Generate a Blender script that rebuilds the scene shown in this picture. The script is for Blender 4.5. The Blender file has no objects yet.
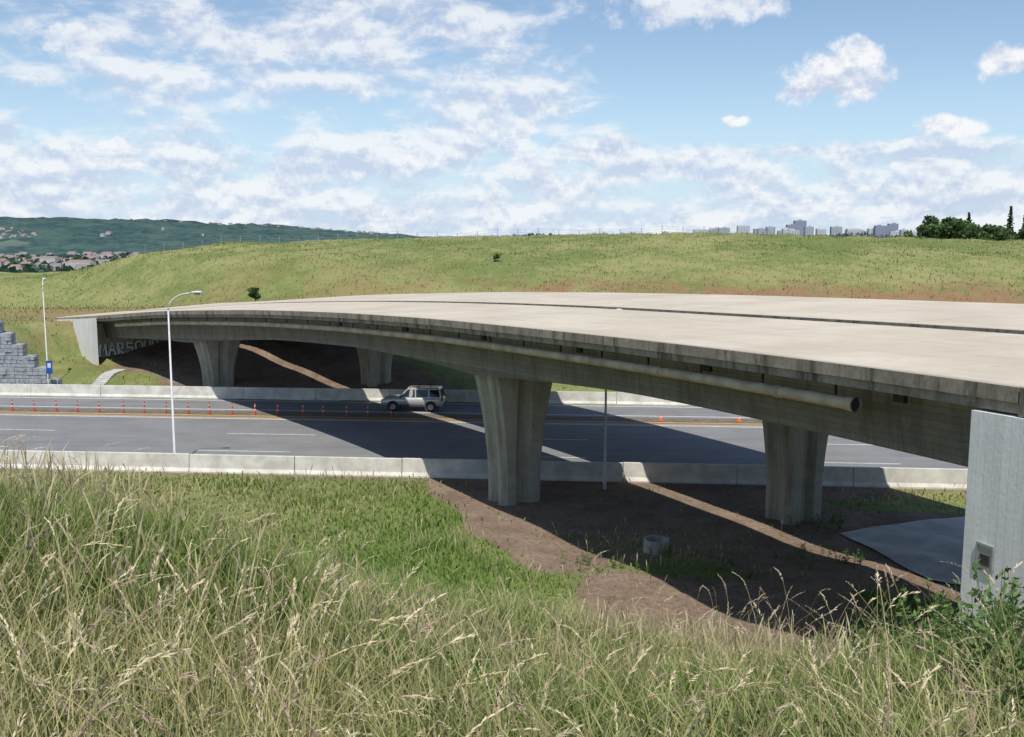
import bpy, math, random
import numpy as np
from mathutils import Vector, Matrix
random.seed(7); rng=np.random.default_rng(11)
S=bpy.context.scene
# ------------------------------------------------------------------ helpers
def link(o,parent=None):
    S.collection.objects.link(o)
    if parent is not None: o.parent=parent
    return o
def empty(name,loc=(0,0,0),rz=0):
    e=bpy.data.objects.new(name,None); e.location=loc; e.rotation_euler=(0,0,rz); return link(e)
def mesh_obj(name,verts,faces,mats,midx=None,parent=None,smooth=False):
    me=bpy.data.meshes.new(name); me.from_pydata([tuple(v) for v in verts],[],faces)
    if not isinstance(mats,(list,tuple)): mats=[mats]
    for m in mats: me.materials.append(m)
    if midx is not None: me.polygons.foreach_set('material_index',midx)
    if smooth: me.polygons.foreach_set('use_smooth',[True]*len(me.polygons))
    me.update()
    return link(bpy.data.objects.new(name,me),parent)
def box(V,F,c,s,rz=0,taper=1.0):
    b=len(V); cx,cy,cz=c; sx,sy,sz=[a/2 for a in s]; ca,sa=math.cos(rz),math.sin(rz)
    for k in (-1,1):
        t=taper if k==1 else 1
        for i,j in ((-1,-1),(1,-1),(1,1),(-1,1)):
            x,y=i*sx*t,j*sy*t
            V.append((cx+x*ca-y*sa,cy+x*sa+y*ca,cz+k*sz))
    F+= [(b,b+3,b+2,b+1),(b+4,b+5,b+6,b+7),(b,b+1,b+5,b+4),(b+1,b+2,b+6,b+5),(b+2,b+3,b+7,b+6),(b+3,b,b+4,b+7)]
def tube(V,F,pts,rad,n=10,cap=True):
    pts=[Vector(p) for p in pts]; b=len(V); m=len(pts)
    for i,p in enumerate(pts):
        d=(pts[min(i+1,m-1)]-pts[max(i-1,0)]).normalized()
        up=Vector((0,0,1)) if abs(d.z)<.9 else Vector((1,0,0))
        a=d.cross(up).normalized(); c=d.cross(a).normalized()
        r=rad[i] if hasattr(rad,'__len__') else rad
        for k in range(n):
            t=2*math.pi*k/n; V.append(tuple(p+a*r*math.cos(t)+c*r*math.sin(t)))
    for i in range(m-1):
        for k in range(n):
            k2=(k+1)%n; F.append((b+i*n+k,b+i*n+k2,b+(i+1)*n+k2,b+(i+1)*n+k))
    if cap:
        F.append(tuple(b+k for k in range(n))[::-1]); F.append(tuple(b+(m-1)*n+k for k in range(n)))
def sm(a,b,x):
    t=np.clip((x-a)/(b-a),0,1); return t*t*(3-2*t)
# ------------------------------------------------------------------ materials
class NT:
    def __init__(s,nt): s.nt=nt; s.n=nt.nodes; s.l=nt.links
    def put(s,sock,v):
        if isinstance(v,bpy.types.NodeSocket): s.l.new(v,sock)
        else:
            if hasattr(sock.default_value,'__len__') and not hasattr(v,'__len__'): v=[v]*len(sock.default_value)
            if hasattr(sock.default_value,'__len__') and len(sock.default_value)==4 and len(v)==3: v=tuple(v)+(1,)
            sock.default_value=v
    def M(s,op,a,b=0.0,c=0.0,clamp=False):
        n=s.n.new('ShaderNodeMath'); n.operation=op; n.use_clamp=clamp
        s.put(n.inputs[0],a); s.put(n.inputs[1],b); s.put(n.inputs[2],c); return n.outputs[0]
    def noise(s,vec,scale,detail=5,rough=.55,dist=0):
        n=s.n.new('ShaderNodeTexNoise'); 
        if vec is not None: s.l.new(vec,n.inputs['Vector'])
        n.inputs['Scale'].default_value=scale; n.inputs['Detail'].default_value=detail
        n.inputs['Roughness'].default_value=rough; n.inputs['Distortion'].default_value=dist
        return n.outputs['Fac']
    def ss(s,v,a,b,lo=0.0,hi=1.0,kind='SMOOTHSTEP'):
        n=s.n.new('ShaderNodeMapRange'); n.interpolation_type=kind
        s.put(n.inputs['Value'],v); s.put(n.inputs['From Min'],a); s.put(n.inputs['From Max'],b)
        s.put(n.inputs['To Min'],lo); s.put(n.inputs['To Max'],hi); return n.outputs['Result']
    def mix(s,f,a,b,bt='MIX'):
        n=s.n.new('ShaderNodeMix'); n.data_type='RGBA'; n.blend_type=bt
        s.put(n.inputs[0],f); s.put(n.inputs[6],a); s.put(n.inputs[7],b); return n.outputs[2]
    def comb(s,x,y,z):
        n=s.n.new('ShaderNodeCombineXYZ'); s.put(n.inputs[0],x); s.put(n.inputs[1],y); s.put(n.inputs[2],z); return n.outputs[0]
    def sep(s,v):
        n=s.n.new('ShaderNodeSeparateXYZ'); s.l.new(v,n.inputs[0]); return n.outputs
    def attr(s,name,out='Color'):
        n=s.n.new('ShaderNodeAttribute'); n.attribute_name=name; return n.outputs[out]
    def pos(s): return s.n.new('ShaderNodeNewGeometry').outputs['Position']
    def obj(s): return s.n.new('ShaderNodeTexCoord').outputs['Object']
    def vmul(s,v,k):
        n=s.n.new('ShaderNodeVectorMath'); n.operation='MULTIPLY'; s.l.new(v,n.inputs[0]); n.inputs[1].default_value=k; return n.outputs[0]
    def bump(s,h,strength=.3,dist=.02):
        n=s.n.new('ShaderNodeBump'); n.inputs['Strength'].default_value=strength; n.inputs['Distance'].default_value=dist
        s.l.new(h,n.inputs['Height']); return n.outputs[0]
def mat(name,rough=.85,color=(.5,.5,.5),metal=0,spec=.3):
    m=bpy.data.materials.new(name); m.use_nodes=True; t=NT(m.node_tree)
    b=m.node_tree.nodes['Principled BSDF']; b.inputs['Roughness'].default_value=rough
    b.inputs['Base Color'].default_value=(*color,1); b.inputs['Metallic'].default_value=metal
    b.inputs['Specular IOR Level'].default_value=spec
    return m,t,b
def noisy(name,c1,c2,scale=4,rough=.85,bump=.2,bdist=.01,metal=0,spec=.3):
    m,t,b=mat(name,rough,c1,metal,spec); p=t.obj()
    f=t.ss(t.noise(p,scale,5,.6),.3,.7); t.l.new(t.mix(f,c1,c2),b.inputs['Base Color'])
    if bump: t.l.new(t.bump(t.noise(p,scale*6,3),bump,bdist),b.inputs['Normal'])
    return m
# ------------------------------------------------------------------ bridge alignment
def ex(p): return 15-(.24*p+.00275*p**2+.00001*p**3)
def em(p): return -(.24+.0055*p+.00003*p**2)
_tp=np.arange(-40,171,1.0)
_tz=np.interp(_tp,[-40,-20,0,18.3,22,30,41,48,58.7,69,82.4,95,110,130,170],[11.6,11.3,10.85,10.2,10.08,9.78,9.35,9.1,8.6,8.0,6.95,5.45,3.9,2.6,2.2])
_k=np.hanning(15); _k/=_k.sum()
_tz=np.convolve(np.pad(_tz,7,mode='edge'),_k,mode='valid')
def dz(p,o=0): return np.interp(p,_tp,_tz)+.028*np.asarray(o)
def bp(p,o,h=0):
    m=em(p); k=math.sqrt(1+m*m)
    return (ex(p)+o/k, p-o*m/k, float(dz(p,o))-h)
def param(X,Y):
    p=np.clip(Y*1.0,-30,130)
    for _ in range(14):
        m=em(p); p=np.clip(p+.8*((X-ex(p))*m+(Y-p))/(1+m*m),-30,140)
    m=em(p); o=((X-ex(p))-(Y-p)*m)/np.sqrt(1+m*m); return p,o
# ------------------------------------------------------------------ terrain
RS=-.09; YN=53.0; YF=78.0
_q=np.arange(-5,400,.5)
_qz=np.interp(_q,[-5,0,5,10,17,23,27,33,39,43,48,50,53,60,80,400],[0,0,.05,.2,.7,1.3,2.1,4.3,7.1,8.5,10,10.6,11.4,11.9,12.2,12])
_k2=np.hanning(9);_k2/=_k2.sum(); _qz=np.convolve(np.pad(_qz,4,mode='edge'),_k2,mode='valid')
_p=np.arange(-5,9000,1.0)
_pz=np.interp(_p,[-5,0,2,10,20,35,50,80,105,150,320,600,9000],[0,0,.1,1.8,4.6,7.9,10.6,13.0,13.1,11,-14,-28,-30])
_k3=np.hanning(13);_k3/=_k3.sum(); _pz2=np.convolve(np.pad(_pz,6,mode='edge'),_k3,mode='valid')
def gz(x,y):
    x=np.asarray(x,float); y=np.asarray(y,float)
    xc=np.clip(x,-250,250); yn=YN+RS*xc; yf=YF+RS*xc
    q=yn-y; p=y-yf
    zn=np.interp(q,_q,_qz); zf=np.interp(p,_p,_pz2)
    mm=np.interp(x,[-300,-110,-84,-68,-56,-48,-18,30,82,200],[.42,.42,.45,.62,.84,.9,.965,1.03,.93,.9])
    zf=np.where(zf>0,zf*mm,zf)
    z=np.where(q>0,zn,np.where(p>0,zf,0.0))
    und=.18*np.sin(x*.31+y*.17)+.13*np.sin(x*.7-y*.43+1)+.07*np.sin(x*1.7+y*1.3)
    z=z+und*np.clip(np.maximum(q-4,p-2)/12,0,1)
    z=z+2.0*sm(0.5,7,-x)*np.exp(-((y-11)/8.0)**2)
    pp,oo=param(x,y)
    w=sm(0,1,(18.2-pp)/3.5)
    wo=sm(-2.8,-.1,oo)*(1-sm(21,30,oo))
    w=w*wo*(y<60)
    z=z*(1-w)+(dz(pp,oo)-.35)*w
    z=z-.8*sm(86,92,pp)*(1-sm(93.8,94.6,pp))*sm(-2,1,oo)*(1-sm(19,24,oo))
    w=sm(0,1,(pp-94)/1.5)*sm(-10,-7,oo)*(1-sm(21,34,oo))*(1-sm(128,138,pp))
    z=z*(1-w)+(dz(pp,oo)-.3)*w
    pl=5.0*sm(0,1,(-40.5-x)/5)*sm(0,1,(y-86.3)/1.0)*sm(0,1,(x+95)/22)*(1-sm(110,150,y))
    z=np.where(pl>.01,np.maximum(z,pl),z)
    return z
def axis(a,b,step,far,g=1.09):
    c=list(np.arange(a,b+1e-6,step)); s=step
    lo=[];x=a
    while x>-far: s*=g; x-=s; lo.append(x)
    s=step;hi=[];x=b
    while x<far: s*=g; x+=s; hi.append(x)
    return np.array(lo[::-1]+c+hi)
xs=axis(-110,95,.8,7000); ys=axis(-12,185,.8,7500,1.08)
GX,GY=np.meshgrid(xs,ys)
GZ=gz(GX.ravel(),GY.ravel())
nx,ny=len(xs),len(ys)
me=bpy.data.meshes.new('ground')
idx=np.arange(nx*ny).reshape(ny,nx)
quads=np.stack([idx[:-1,:-1],idx[:-1,1:],idx[1:,1:],idx[1:,:-1]],-1).reshape(-1,4)
me.vertices.add(nx*ny); me.vertices.foreach_set('co',np.stack([GX.ravel(),GY.ravel(),GZ],1).ravel())
me.loops.add(quads.size); me.loops.foreach_set('vertex_index',quads.ravel().astype(np.int32))
me.polygons.add(len(quads)); me.polygons.foreach_set('loop_start',np.arange(0,quads.size,4,dtype=np.int32))
me.update(calc_edges=True)
me.polygons.foreach_set('use_smooth',np.ones(len(quads),bool))
def n2(x,y,s=1.0,seed=0):
    return .5+.25*(np.sin(x*s*.9+seed+1.3*np.sin(y*s*.7+seed))+np.sin(y*s*1.1+2*seed+1.7*np.sin(x*s*.6)))
def dirtmask(x,y):
    pp,oo=param(x,y); q=YN+RS*x-y; p=y-(YF+RS*x)
    e=oo+1.8*(n2(x,y,.8,2)-.5)+np.interp(y,[20,27,34,45,52],[3.8,3.9,2.5,.9,.2])
    d=sm(0,1,(e-.2)/1.4)*(1-sm(19,24,oo))*sm(18,21,pp)*(1-sm(93,95,pp))
    d=d*np.where(q>0,1,np.where(p>0,.85*(oo<19),0))
    g=sm(.68,.9,n2(x,y,.35,5))*.4
    g=np.maximum(g,.75*np.exp(-((x-6.0)/4)**2-((y-35.3)/1.4)**2))
    g=np.maximum(g,.95*np.exp(-((x-18)/3.2)**2-((y-47.3+.2*(x-18))/1.5)**2))
    g=np.maximum(g,.8*np.exp(-((x-12.5)/2.0)**2-((y-31)/2.5)**2))
    d=np.clip(d*(1-g*(q>1)),0,1)
    d=np.maximum(d,sm(2.2,.3,q)*(q>0)*.7); d=np.maximum(d,sm(0,1,(3-p)/3)*(p>0)*.6)
    return d
Xf,Yf=GX.ravel(),GY.ravel()
dm=dirtmask(Xf,Yf)
pf=Yf-(YF+RS*np.clip(Xf,-250,250))
def brownf(x,p): return np.clip(sm(6,16,p)*(1-sm(30,42,p))*sm(-24,4,x)+.6*sm(4,15,p)*(1-sm(34,58,p))*sm(10,-40,x),0,1)
lush=np.exp(-((Xf+4)/7)**2-((Yf-36)/12)**2)+.6*np.exp(-((Xf+30)/18)**2-((Yf-112)/12)**2)
col=np.stack([dm,brownf(Xf,pf),np.clip(lush,0,1),np.ones_like(dm)],1)
ca=me.color_attributes.new('mask','FLOAT_COLOR','POINT'); ca.data.foreach_set('color',col.ravel())
m,t,b=mat('ground_mat',.95,spec=.1)
P=t.pos(); mk=t.sep(t.attr('mask','Vector'))
nA=t.noise(P,.06,4,.65); nB=t.noise(P,.6,5,.65); nC=t.noise(P,5,4,.7)
st=t.M('ADD',t.M('MULTIPLY',nA,.65),t.M('MULTIPLY',nB,.35)); 
g=t.mix(t.ss(st,.40,.60),(.105,.16,.04),(.26,.26,.105))
g=t.mix(t.ss(nC,.35,.7),g,t.mix(.5,g,(.29,.27,.13)))
g=t.mix(t.M('MULTIPLY',mk[2],.7),g,(.11,.19,.04))
br=t.mix(nB,(.23,.125,.07),(.28,.19,.10))
g=t.mix(t.M('MULTIPLY',mk[1],t.ss(t.noise(P,.13,5,.75),.42,.55,.06,.95)),g,br)
d=t.mix(t.ss(nB,.3,.7),(.19,.135,.098),(.28,.21,.155)); d=t.mix(t.ss(nC,.45,.75),d,(.11,.082,.06))
df=t.ss(t.M('ADD',mk[0],t.M('MULTIPLY',t.M('SUBTRACT',nC,.5),.7)),.35,.65)
g=t.mix(df,g,d)
t.l.new(g,b.inputs['Base Color']); t.l.new(t.bump(t.M('ADD',nC,nB),.7,.14),b.inputs['Normal'])
me.materials.append(m); link(bpy.data.objects.new('ground',me))
# ------------------------------------------------------------------ concrete materials
def concrete(name,c1,c2,dark,boards=0,stain=.5,rough=.9,vertical=False,bs=.35,sf=2.2,lnk=.6):
    m,t,b=mat(name,rough,spec=.2); A=t.attr('bco','Vector'); P=t.pos()
    n=t.noise(P,.9,6,.65); n3=t.noise(P,9,4,.6)
    c=t.mix(t.ss(n,.3,.7),c1,c2)
    s=t.sep(A)
    streak=t.noise(t.comb(t.M('MULTIPLY',s[0],sf),s[1],t.M('MULTIPLY',s[2],.22)),1.0,6,.7)
    c=t.mix(t.M('MULTIPLY',t.ss(streak,.46,.66),stain),c,dark)
    c=t.mix(t.ss(n3,.35,.75,0,.3),c,dark)
    h=n3
    if boards:
        co=s[0] if vertical else s[2]
        fr=t.M('FRACT',t.M('MULTIPLY',co,boards)); ln=t.ss(t.M('ABSOLUTE',t.M('SUBTRACT',fr,.5)),.42,.5)
        idb=t.M('FLOOR',t.M('MULTIPLY',co,boards)); wn=t.n.new('ShaderNodeTexWhiteNoise'); wn.noise_dimensions='1D'; t.l.new(idb,wn.inputs['W'])
        c=t.mix(t.M('MULTIPLY',wn.outputs['Value'],bs),c,dark)
        c=t.mix(t.M('MULTIPLY',ln,lnk),c,dark)
        h=t.M('SUBTRACT',n3,t.M('MULTIPLY',ln,lnk*1.5))
    t.l.new(c,b.inputs['Base Color']); t.l.new(t.bump(h,.35,.015),b.inputs['Normal']); return m
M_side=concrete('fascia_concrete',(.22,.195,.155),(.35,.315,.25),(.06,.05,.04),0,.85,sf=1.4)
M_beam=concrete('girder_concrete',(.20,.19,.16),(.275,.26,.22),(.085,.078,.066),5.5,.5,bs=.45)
M_pier=concrete('pier_concrete',(.35,.34,.295),(.44,.425,.37),(.18,.168,.14),0,.65)
M_wall=concrete('abutment_concrete',(.72,.72,.70),(.80,.80,.78),(.52,.52,.50),5,.3,vertical=True,bs=.15,lnk=.25)
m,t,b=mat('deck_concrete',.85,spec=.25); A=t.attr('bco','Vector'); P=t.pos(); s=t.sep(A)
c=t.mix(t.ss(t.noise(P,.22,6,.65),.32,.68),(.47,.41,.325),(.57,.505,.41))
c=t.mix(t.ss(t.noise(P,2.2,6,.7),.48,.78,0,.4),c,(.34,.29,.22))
c=t.mix(t.ss(t.noise(t.comb(t.M('MULTIPLY',s[0],.12),t.M('MULTIPLY',s[1],2.2),0.0),1.0,5,.6),.48,.72,0,.5),c,(.37,.32,.25))
c=t.mix(t.ss(s[1],.35,.0,0,.6),c,(.17,.15,.12))
fr=t.M('FRACT',t.M('MULTIPLY',s[0],1/14.0)); jl=t.ss(t.M('ABSOLUTE',t.M('SUBTRACT',fr,.5)),.4965,.4985)
c=t.mix(t.M('MULTIPLY',jl,.45),c,(.15,.13,.11))
t.l.new(c,b.inputs['Base Color']); t.l.new(t.bump(t.noise(P,14,4),.2,.01),b.inputs['Normal']); M_deck=m
m,t,b=mat('asphalt',.85,spec=.3); P=t.pos()
c=t.mix(t.ss(t.noise(P,.35,5,.6),.3,.7),(.175,.175,.178),(.22,.22,.22))
c=t.mix(t.ss(t.noise(t.vmul(P,(.05,1.3,1)),1.0,5,.6),.45,.7,0,.6),c,(.14,.14,.145))
c=t.mix(t.ss(t.noise(P,40,3,.6),.4,.8,0,.5),c,(.28,.28,.28))
t.l.new(c,b.inputs['Base Color']); M_asph=m
M_white=noisy('white_road_paint',(.72,.72,.70),(.50,.50,.48),3,.7,0)
M_graf=noisy('graffiti_paint',(.85,.86,.88),(.75,.78,.82),3,.6,0)
M_grafd=noisy('graffiti_dark',(.02,.03,.06),(.03,.04,.09),3,.6,0)
M_yel=noisy('orange_road_paint',(.75,.46,.10),(.6,.36,.07),3,.7,0)
M_barr=noisy('barrier_concrete',(.70,.68,.62),(.50,.48,.43),1.2,.85,.2)
M_galv=noisy('galvanised_steel',(.42,.44,.46),(.33,.35,.37),5,.45,.05,metal=.5)
M_dark=noisy('dark_steel_and_shade',(.03,.028,.025),(.06,.05,.045),5,.7,0)  # steel of the hangers; also painted shade in the niche and pipe end
M_pipe=noisy('pipe_rusty_paint',(.50,.43,.31),(.30,.24,.16),1.3,.6,.1)
# ------------------------------------------------------------------ bridge
def bridge_mesh(name,o0,o1,p0,p1,parent,girder=True,step=1.0,ga=1.35,gb=1.35,pierps=()):
    W=o1-o0; n=int((p1-p0)/step)+1; V=[];B=[];F=[];MI=[]
    arc=0; prev=None
    for i in range(n):
        p=p0+(p1-p0)*i/(n-1); q=bp(p,o0)
        if prev is not None: arc+=math.dist(prev,q)
        prev=q
        D=2.2
        for pc in pierps: D+=.55*max(0,1-abs(p-pc)/13.0)**1.5
        if girder:
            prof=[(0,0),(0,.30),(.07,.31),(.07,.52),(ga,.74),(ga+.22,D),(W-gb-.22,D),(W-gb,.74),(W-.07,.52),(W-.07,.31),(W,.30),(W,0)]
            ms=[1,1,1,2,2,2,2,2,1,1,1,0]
        else:
            prof=[(0,0),(0,.55),(W,.55),(W,0)]; ms=[1,1,1,0]
        for o,h in prof: V.append(bp(p,o0+o,h)); B.append((arc,o,h))
    k=len(prof)
    for i in range(n-1):
        for j in range(k):
            j2=(j+1)%k; F.append((i*k+j,(i+1)*k+j,(i+1)*k+j2,i*k+j2)); MI.append(ms[j])
    F.append(tuple(range(k))); MI.append(2); F.append(tuple((n-1)*k+j for j in range(k))[::-1]); MI.append(2)
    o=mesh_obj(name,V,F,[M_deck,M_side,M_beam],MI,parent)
    a=o.data.attributes.new('bco','FLOAT_VECTOR','POINT'); a.data.foreach_set('vector',np.array(B,dtype=float).ravel())
    return o
W1=8.7; G=1.0; W2=10.4
br=empty('road_bridge')
pA=46.5; pA2=39.0; pB=81.0; pB2=75.0
bridge_mesh('deck_span',0,W1,18.6,94.5,br,pierps=(pA,pB))
bridge_mesh('deck_span_parallel',W1+G,W1+G+W2,18.6,94.5,br,pierps=(pA2,pB2))
bridge_mesh('approach_slab',0,W1,-30,18.56,br,girder=False)
bridge_mesh('approach_slab_parallel',W1+G,W1+G+W2,-30,18.56,br,girder=False)
bridge_mesh('ramp_slab',0,W1,94.54,101,br,girder=False)
bridge_mesh('ramp_slab_parallel',W1+G,W1+G+W2,94.54,101,br,girder=False)
def pier(p,off,depth,name):
    x,y,ztop=bp(p,off,0); ztop-=depth; zb=float(gz(x,y))-.6
    m_=em(p); ang=math.atan2(1,m_)
    ca,sa=math.cos(ang),math.sin(ang)
    def sec(hu,hv):
        c=.26; g=.30*min(hu,hv); a=.42; d=.10
        return [(-hu+c,-hv),(-a,-hv),(-d,-hv+g),(d,-hv+g),(a,-hv),(hu-c,-hv),(hu,-hv+c),(hu,-a),(hu-g,-d),(hu-g,d),(hu,a),(hu,hv-c),
           (hu-c,hv),(a,hv),(d,hv-g),(-d,hv-g),(-a,hv),(-hu+c,hv),(-hu,hv-c),(-hu,a),(-hu+g,d),(-hu+g,-d),(-hu,-a),(-hu,-hv+c)]
    V=[];B=[];F=[]; H=ztop-zb; lv=14
    for i in range(lv+1):
        s_=i/lv; fl=max(0,(s_-.25)/.75)**1.7
        q=sec(.88+.28*fl,1.12+.66*fl)
        for k,(u,v) in enumerate(q):
            V.append((x+u*ca-v*sa,y+u*sa+v*ca,zb+H*s_)); B.append((k*.35,0,H*(1-s_)))
    k=24
    for i in range(lv):
        for j in range(k): F.append((i*k+j,i*k+(j+1)%k,(i+1)*k+(j+1)%k,(i+1)*k+j))
    F.append(tuple(lv*k+j for j in range(k)))
    o=mesh_obj(name,V,F,M_pier,None,br); a=o.data.attributes.new('bco','FLOAT_VECTOR','POINT'); a.data.foreach_set('vector',np.array(B,dtype=float).ravel())
for i,(p,o) in enumerate(((pA,3.7),(pA2,13.6),(pB,4.0),(pB2,14.4))): pier(p,o,2.72,'pier_%d'%(i+1))
def wallstrip(name,pts,thick,mt,parent,zt,zbm):
    V=[];B=[];F=[];arc=0
    for i,(x,y) in enumerate(pts):
        a=pts[max(i-1,0)];c=pts[min(i+1,len(pts)-1)]; dx,dy=c[0]-a[0],c[1]-a[1]; L=math.hypot(dx,dy); nx_,ny_=dy/L*thick,-dx/L*thick
        if i: arc+=math.dist(pts[i-1],pts[i])
        for (X,Y) in ((x,y),(x+nx_,y+ny_)):
            for z in (zbm[i],zt[i]): V.append((X,Y,z)); B.append((arc,0,zt[i]-z))
    n=len(pts)
    for i in range(n-1):
        a=i*4;c=a+4
        F+=[(a,c,c+1,a+1),(a+2,a+3,c+3,c+2),(a+1,c+1,c+3,a+3),(a,a+2,c+2,c)]
    F+=[(0,1,3,2),((n-1)*4,(n-1)*4+2,(n-1)*4+3,(n-1)*4+1)]
    o=mesh_obj(name,V,F,mt,None,parent); at=o.data.attributes.new('bco','FLOAT_VECTOR','POINT'); at.data.foreach_set('vector',np.array(B,dtype=float).ravel()); return o
ps=np.linspace(19.6,2,14)
pts=[bp(p,-.04)[:2] for p in ps]
wallstrip('wing_wall',pts,-.55,M_wall,br,[float(dz(p))-.57 for p in ps],[float(dz(p))-8.5 for p in ps])
os_=np.linspace(.6,W1+G+W2,8)
wallstrip('abutment_wall',[bp(18.5,o)[:2] for o in os_],.8,M_wall,br,[float(dz(18.5,o))-.9 for o in os_],[0]*8)
wallstrip('far_abutment_wall',[bp(93.6,o)[:2] for o in os_],-1.2,M_pier,br,[float(dz(93.6,o))-.76 for o in os_],[-2]*8)
ps=np.linspace(92.2,103,10)
wallstrip('far_wing_wall',[bp(p,-.05)[:2] for p in ps],-.5,M_wall,br,[float(dz(p))-.2 for p in ps],[float(dz(p))-5.5 for p in ps])
V=[];F=[]
cx,cy,_=bp(19.05,-.06); a=math.atan2(1,em(19.0))
zc=6.75
box(V,F,(cx-.0,cy,zc+.24),(.42,.05,.05),a);box(V,F,(cx,cy,zc-.24),(.42,.05,.05),a)
dx,dy=math.cos(a)*.2,math.sin(a)*.2
box(V,F,(cx+dx,cy+dy,zc),(.04,.05,.43),a);box(V,F,(cx-dx,cy-dy,zc),(.04,.05,.43),a)
mesh_obj('wall_niche_frame',V,F,M_galv,None,br)
V=[];F=[]; box(V,F,(cx+.01,cy+.004,zc),(.36,.03,.43),a); mesh_obj('wall_niche',V,F,M_galv,None,br)
V=[];F=[]; box(V,F,(cx-.005,cy-.004,zc-.06),(.22,.03,.22),a); mesh_obj('wall_niche_hole_shade',V,F,M_dark,None,br)  # solid dark plate, its colour stands in for shade in the opening
PO,PD=.42,1.0
V=[];F=[]; pp_=np.linspace(23.3,90,90); tube(V,F,[bp(p,PO,PD) for p in pp_],.155,14,cap=False)
tube(V,F,[bp(p,PO,PD) for p in (23.3,23.55)],[.18,.18],14,False)
for p in np.arange(26,90,5.5): tube(V,F,[bp(p,PO,PD),bp(p+.14,PO,PD)],.18,14,True)
mesh_obj('drain_pipe',V,F,M_pipe,None,br,True)
V=[];F=[]; q=[bp(p,PO,PD) for p in (23.34,23.42)]; tube(V,F,q,.135,14,True); mesh_obj('pipe_mouth_shade',V,F,M_dark,None,br)  # dark plug, its colour stands in for shade inside the open pipe
V=[];F=[]
for p in np.arange(24,90,2.75):
    x,y,z=bp(p,PO,.66); a=math.atan2(1,em(p)); box(V,F,(x,y,z-.05),(.05,.06,.26),a)
for p in np.arange(22.5,60,7.4):
    x,y,z=bp(p,.95,.66); a=math.atan2(1,em(p)); box(V,F,(x,y,z-.12),(.35,.12,.2),a)
mesh_obj('pipe_hanger',V,F,M_dark,None,br)
def ribbon(V,F,pts,w,pf_=93.54):
    b=len(V)
    for i,(o,z) in enumerate(pts):
        a=pts[max(i-1,0)];c=pts[min(i+1,len(pts)-1)]; d=(c[0]-a[0],c[1]-a[1]); L=math.hypot(*d)+1e-6; n_=(-d[1]/L*w,d[0]/L*w)
        for s_ in (1,-1):
            x,y,_=bp(pf_,o+n_[0]*s_); V.append((x,y,z+n_[1]*s_))
    for i in range(len(pts)-1): F.append((b+2*i,b+2*i+1,b+2*i+3,b+2*i+2))
letters={'N':[[(0,0),(0,1),(.8,0),(.8,1)]],'A':[[(0,0),(.45,1),(.9,0)],[(.2,.4),(.7,.4)]],'R':[[(0,0),(0,1),(.7,.9),(.7,.5),(0,.45),(.8,0)]],'S':[[(.8,.9),(.1,.95),(.1,.55),(.8,.45),(.75,.05),(0,.1)]],'O':[[(.1,.1),(0,.8),(.5,1),(.9,.8),(.8,.1),(.1,.1)]],'M':[[(0,0),(.1,1),(.45,.4),(.8,1),(.9,0)]]}
V=[];F=[];Vd=[];Fd=[]; o_=.9
for ch in 'MARSOMRANO':
    for stq in letters[ch]:
        pts_=[(o_+x_*.75+random.uniform(-.05,.05),1.75+y_*1.2+random.uniform(-.06,.06)) for x_,y_ in stq]
        ribbon(Vd,Fd,[(a_+.07,b_-.06) for a_,b_ in pts_],.15,93.555); ribbon(V,F,pts_,.11)
    o_+=.88
mesh_obj('graffiti_outline',Vd,Fd,M_grafd,None,br); mesh_obj('graffiti',V,F,M_graf,None,br)
# ------------------------------------------------------------------ motorway
RA=math.atan(RS); cr,sr=math.cos(RA),math.sin(RA)
def rp(s_,t_,z=0): return (s_*cr-t_*sr, YN+s_*sr+t_*cr, z)
def strip(V,F,s0,s1,t0,t1,z,n=1):
    b=len(V)
    for i in range(n+1):
        s_=s0+(s1-s0)*i/n; V.append(rp(s_,t0,z)); V.append(rp(s_,t1,z))
    for i in range(n): F.append((b+2*i,b+2*i+2,b+2*i+3,b+2*i+1))
V=[];F=[]; strip(V,F,-240,240,.55,16.9,.03); strip(V,F,-240,240,19.0,24.4,.03)
road=mesh_obj('motorway',V,F,M_asph)
V=[];F=[]; strip(V,F,-240,240,16.9,19.0,.026)
M_med=noisy('median_gravel',(.20,.16,.12),(.12,.10,.08),1.5,.95,.3); mesh_obj('median_strip',V,F,M_med,None,road)
V=[];F=[]
for t_ in (1.6,15.9,19.6,23.7): strip(V,F,-240,240,t_,t_+.2,.036)
for t_ in (5.3,10.6):
    for s_ in np.arange(-200,200,18): strip(V,F,s_,s_+6,t_,t_+.13,.036)
mesh_obj('lane_markings',V,F,M_white,None,road)
V=[];F=[]; strip(V,F,-240,240,17.1,17.3,.036); strip(V,F,-240,240,16.3,16.46,.036); mesh_obj('orange_markings',V,F,M_yel,None,road)
def barrier(name,t0,h,s0,s1,wb=.55):
    V=[];F=[];s_=s0; 
    while s_<s1:
        L=5.96; prof=[(-wb/2,0),(-wb/2,.08),(-wb*.28,.26),(-.11,h),(.11,h),(wb*.28,.26),(wb/2,.08),(wb/2,0)]
        b=len(V); dzz=random.uniform(-.02,.02); dt=random.uniform(-.02,.02)
        for ss_ in (s_,s_+L):
            for o,z in prof: V.append(rp(ss_,t0+o+dt,z+(dzz if z>.5 else 0)))
        for j in range(7): F.append((b+j,b+j+1,b+8+j+1,b+8+j))
        F.append(tuple(b+j for j in range(8))[::-1]); F.append(tuple(b+8+j for j in range(8)))
        s_+=6
    return mesh_obj(name,V,F,M_barr)
barrier('concrete_barrier',0,1.0,-180,180); barrier('concrete_barrier',24.9,.95,-180,180)
M_red=noisy('delineator_red',(.62,.06,.03),(.5,.05,.03),6,.5,0)
V=[];F=[]; MI=[]
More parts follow.
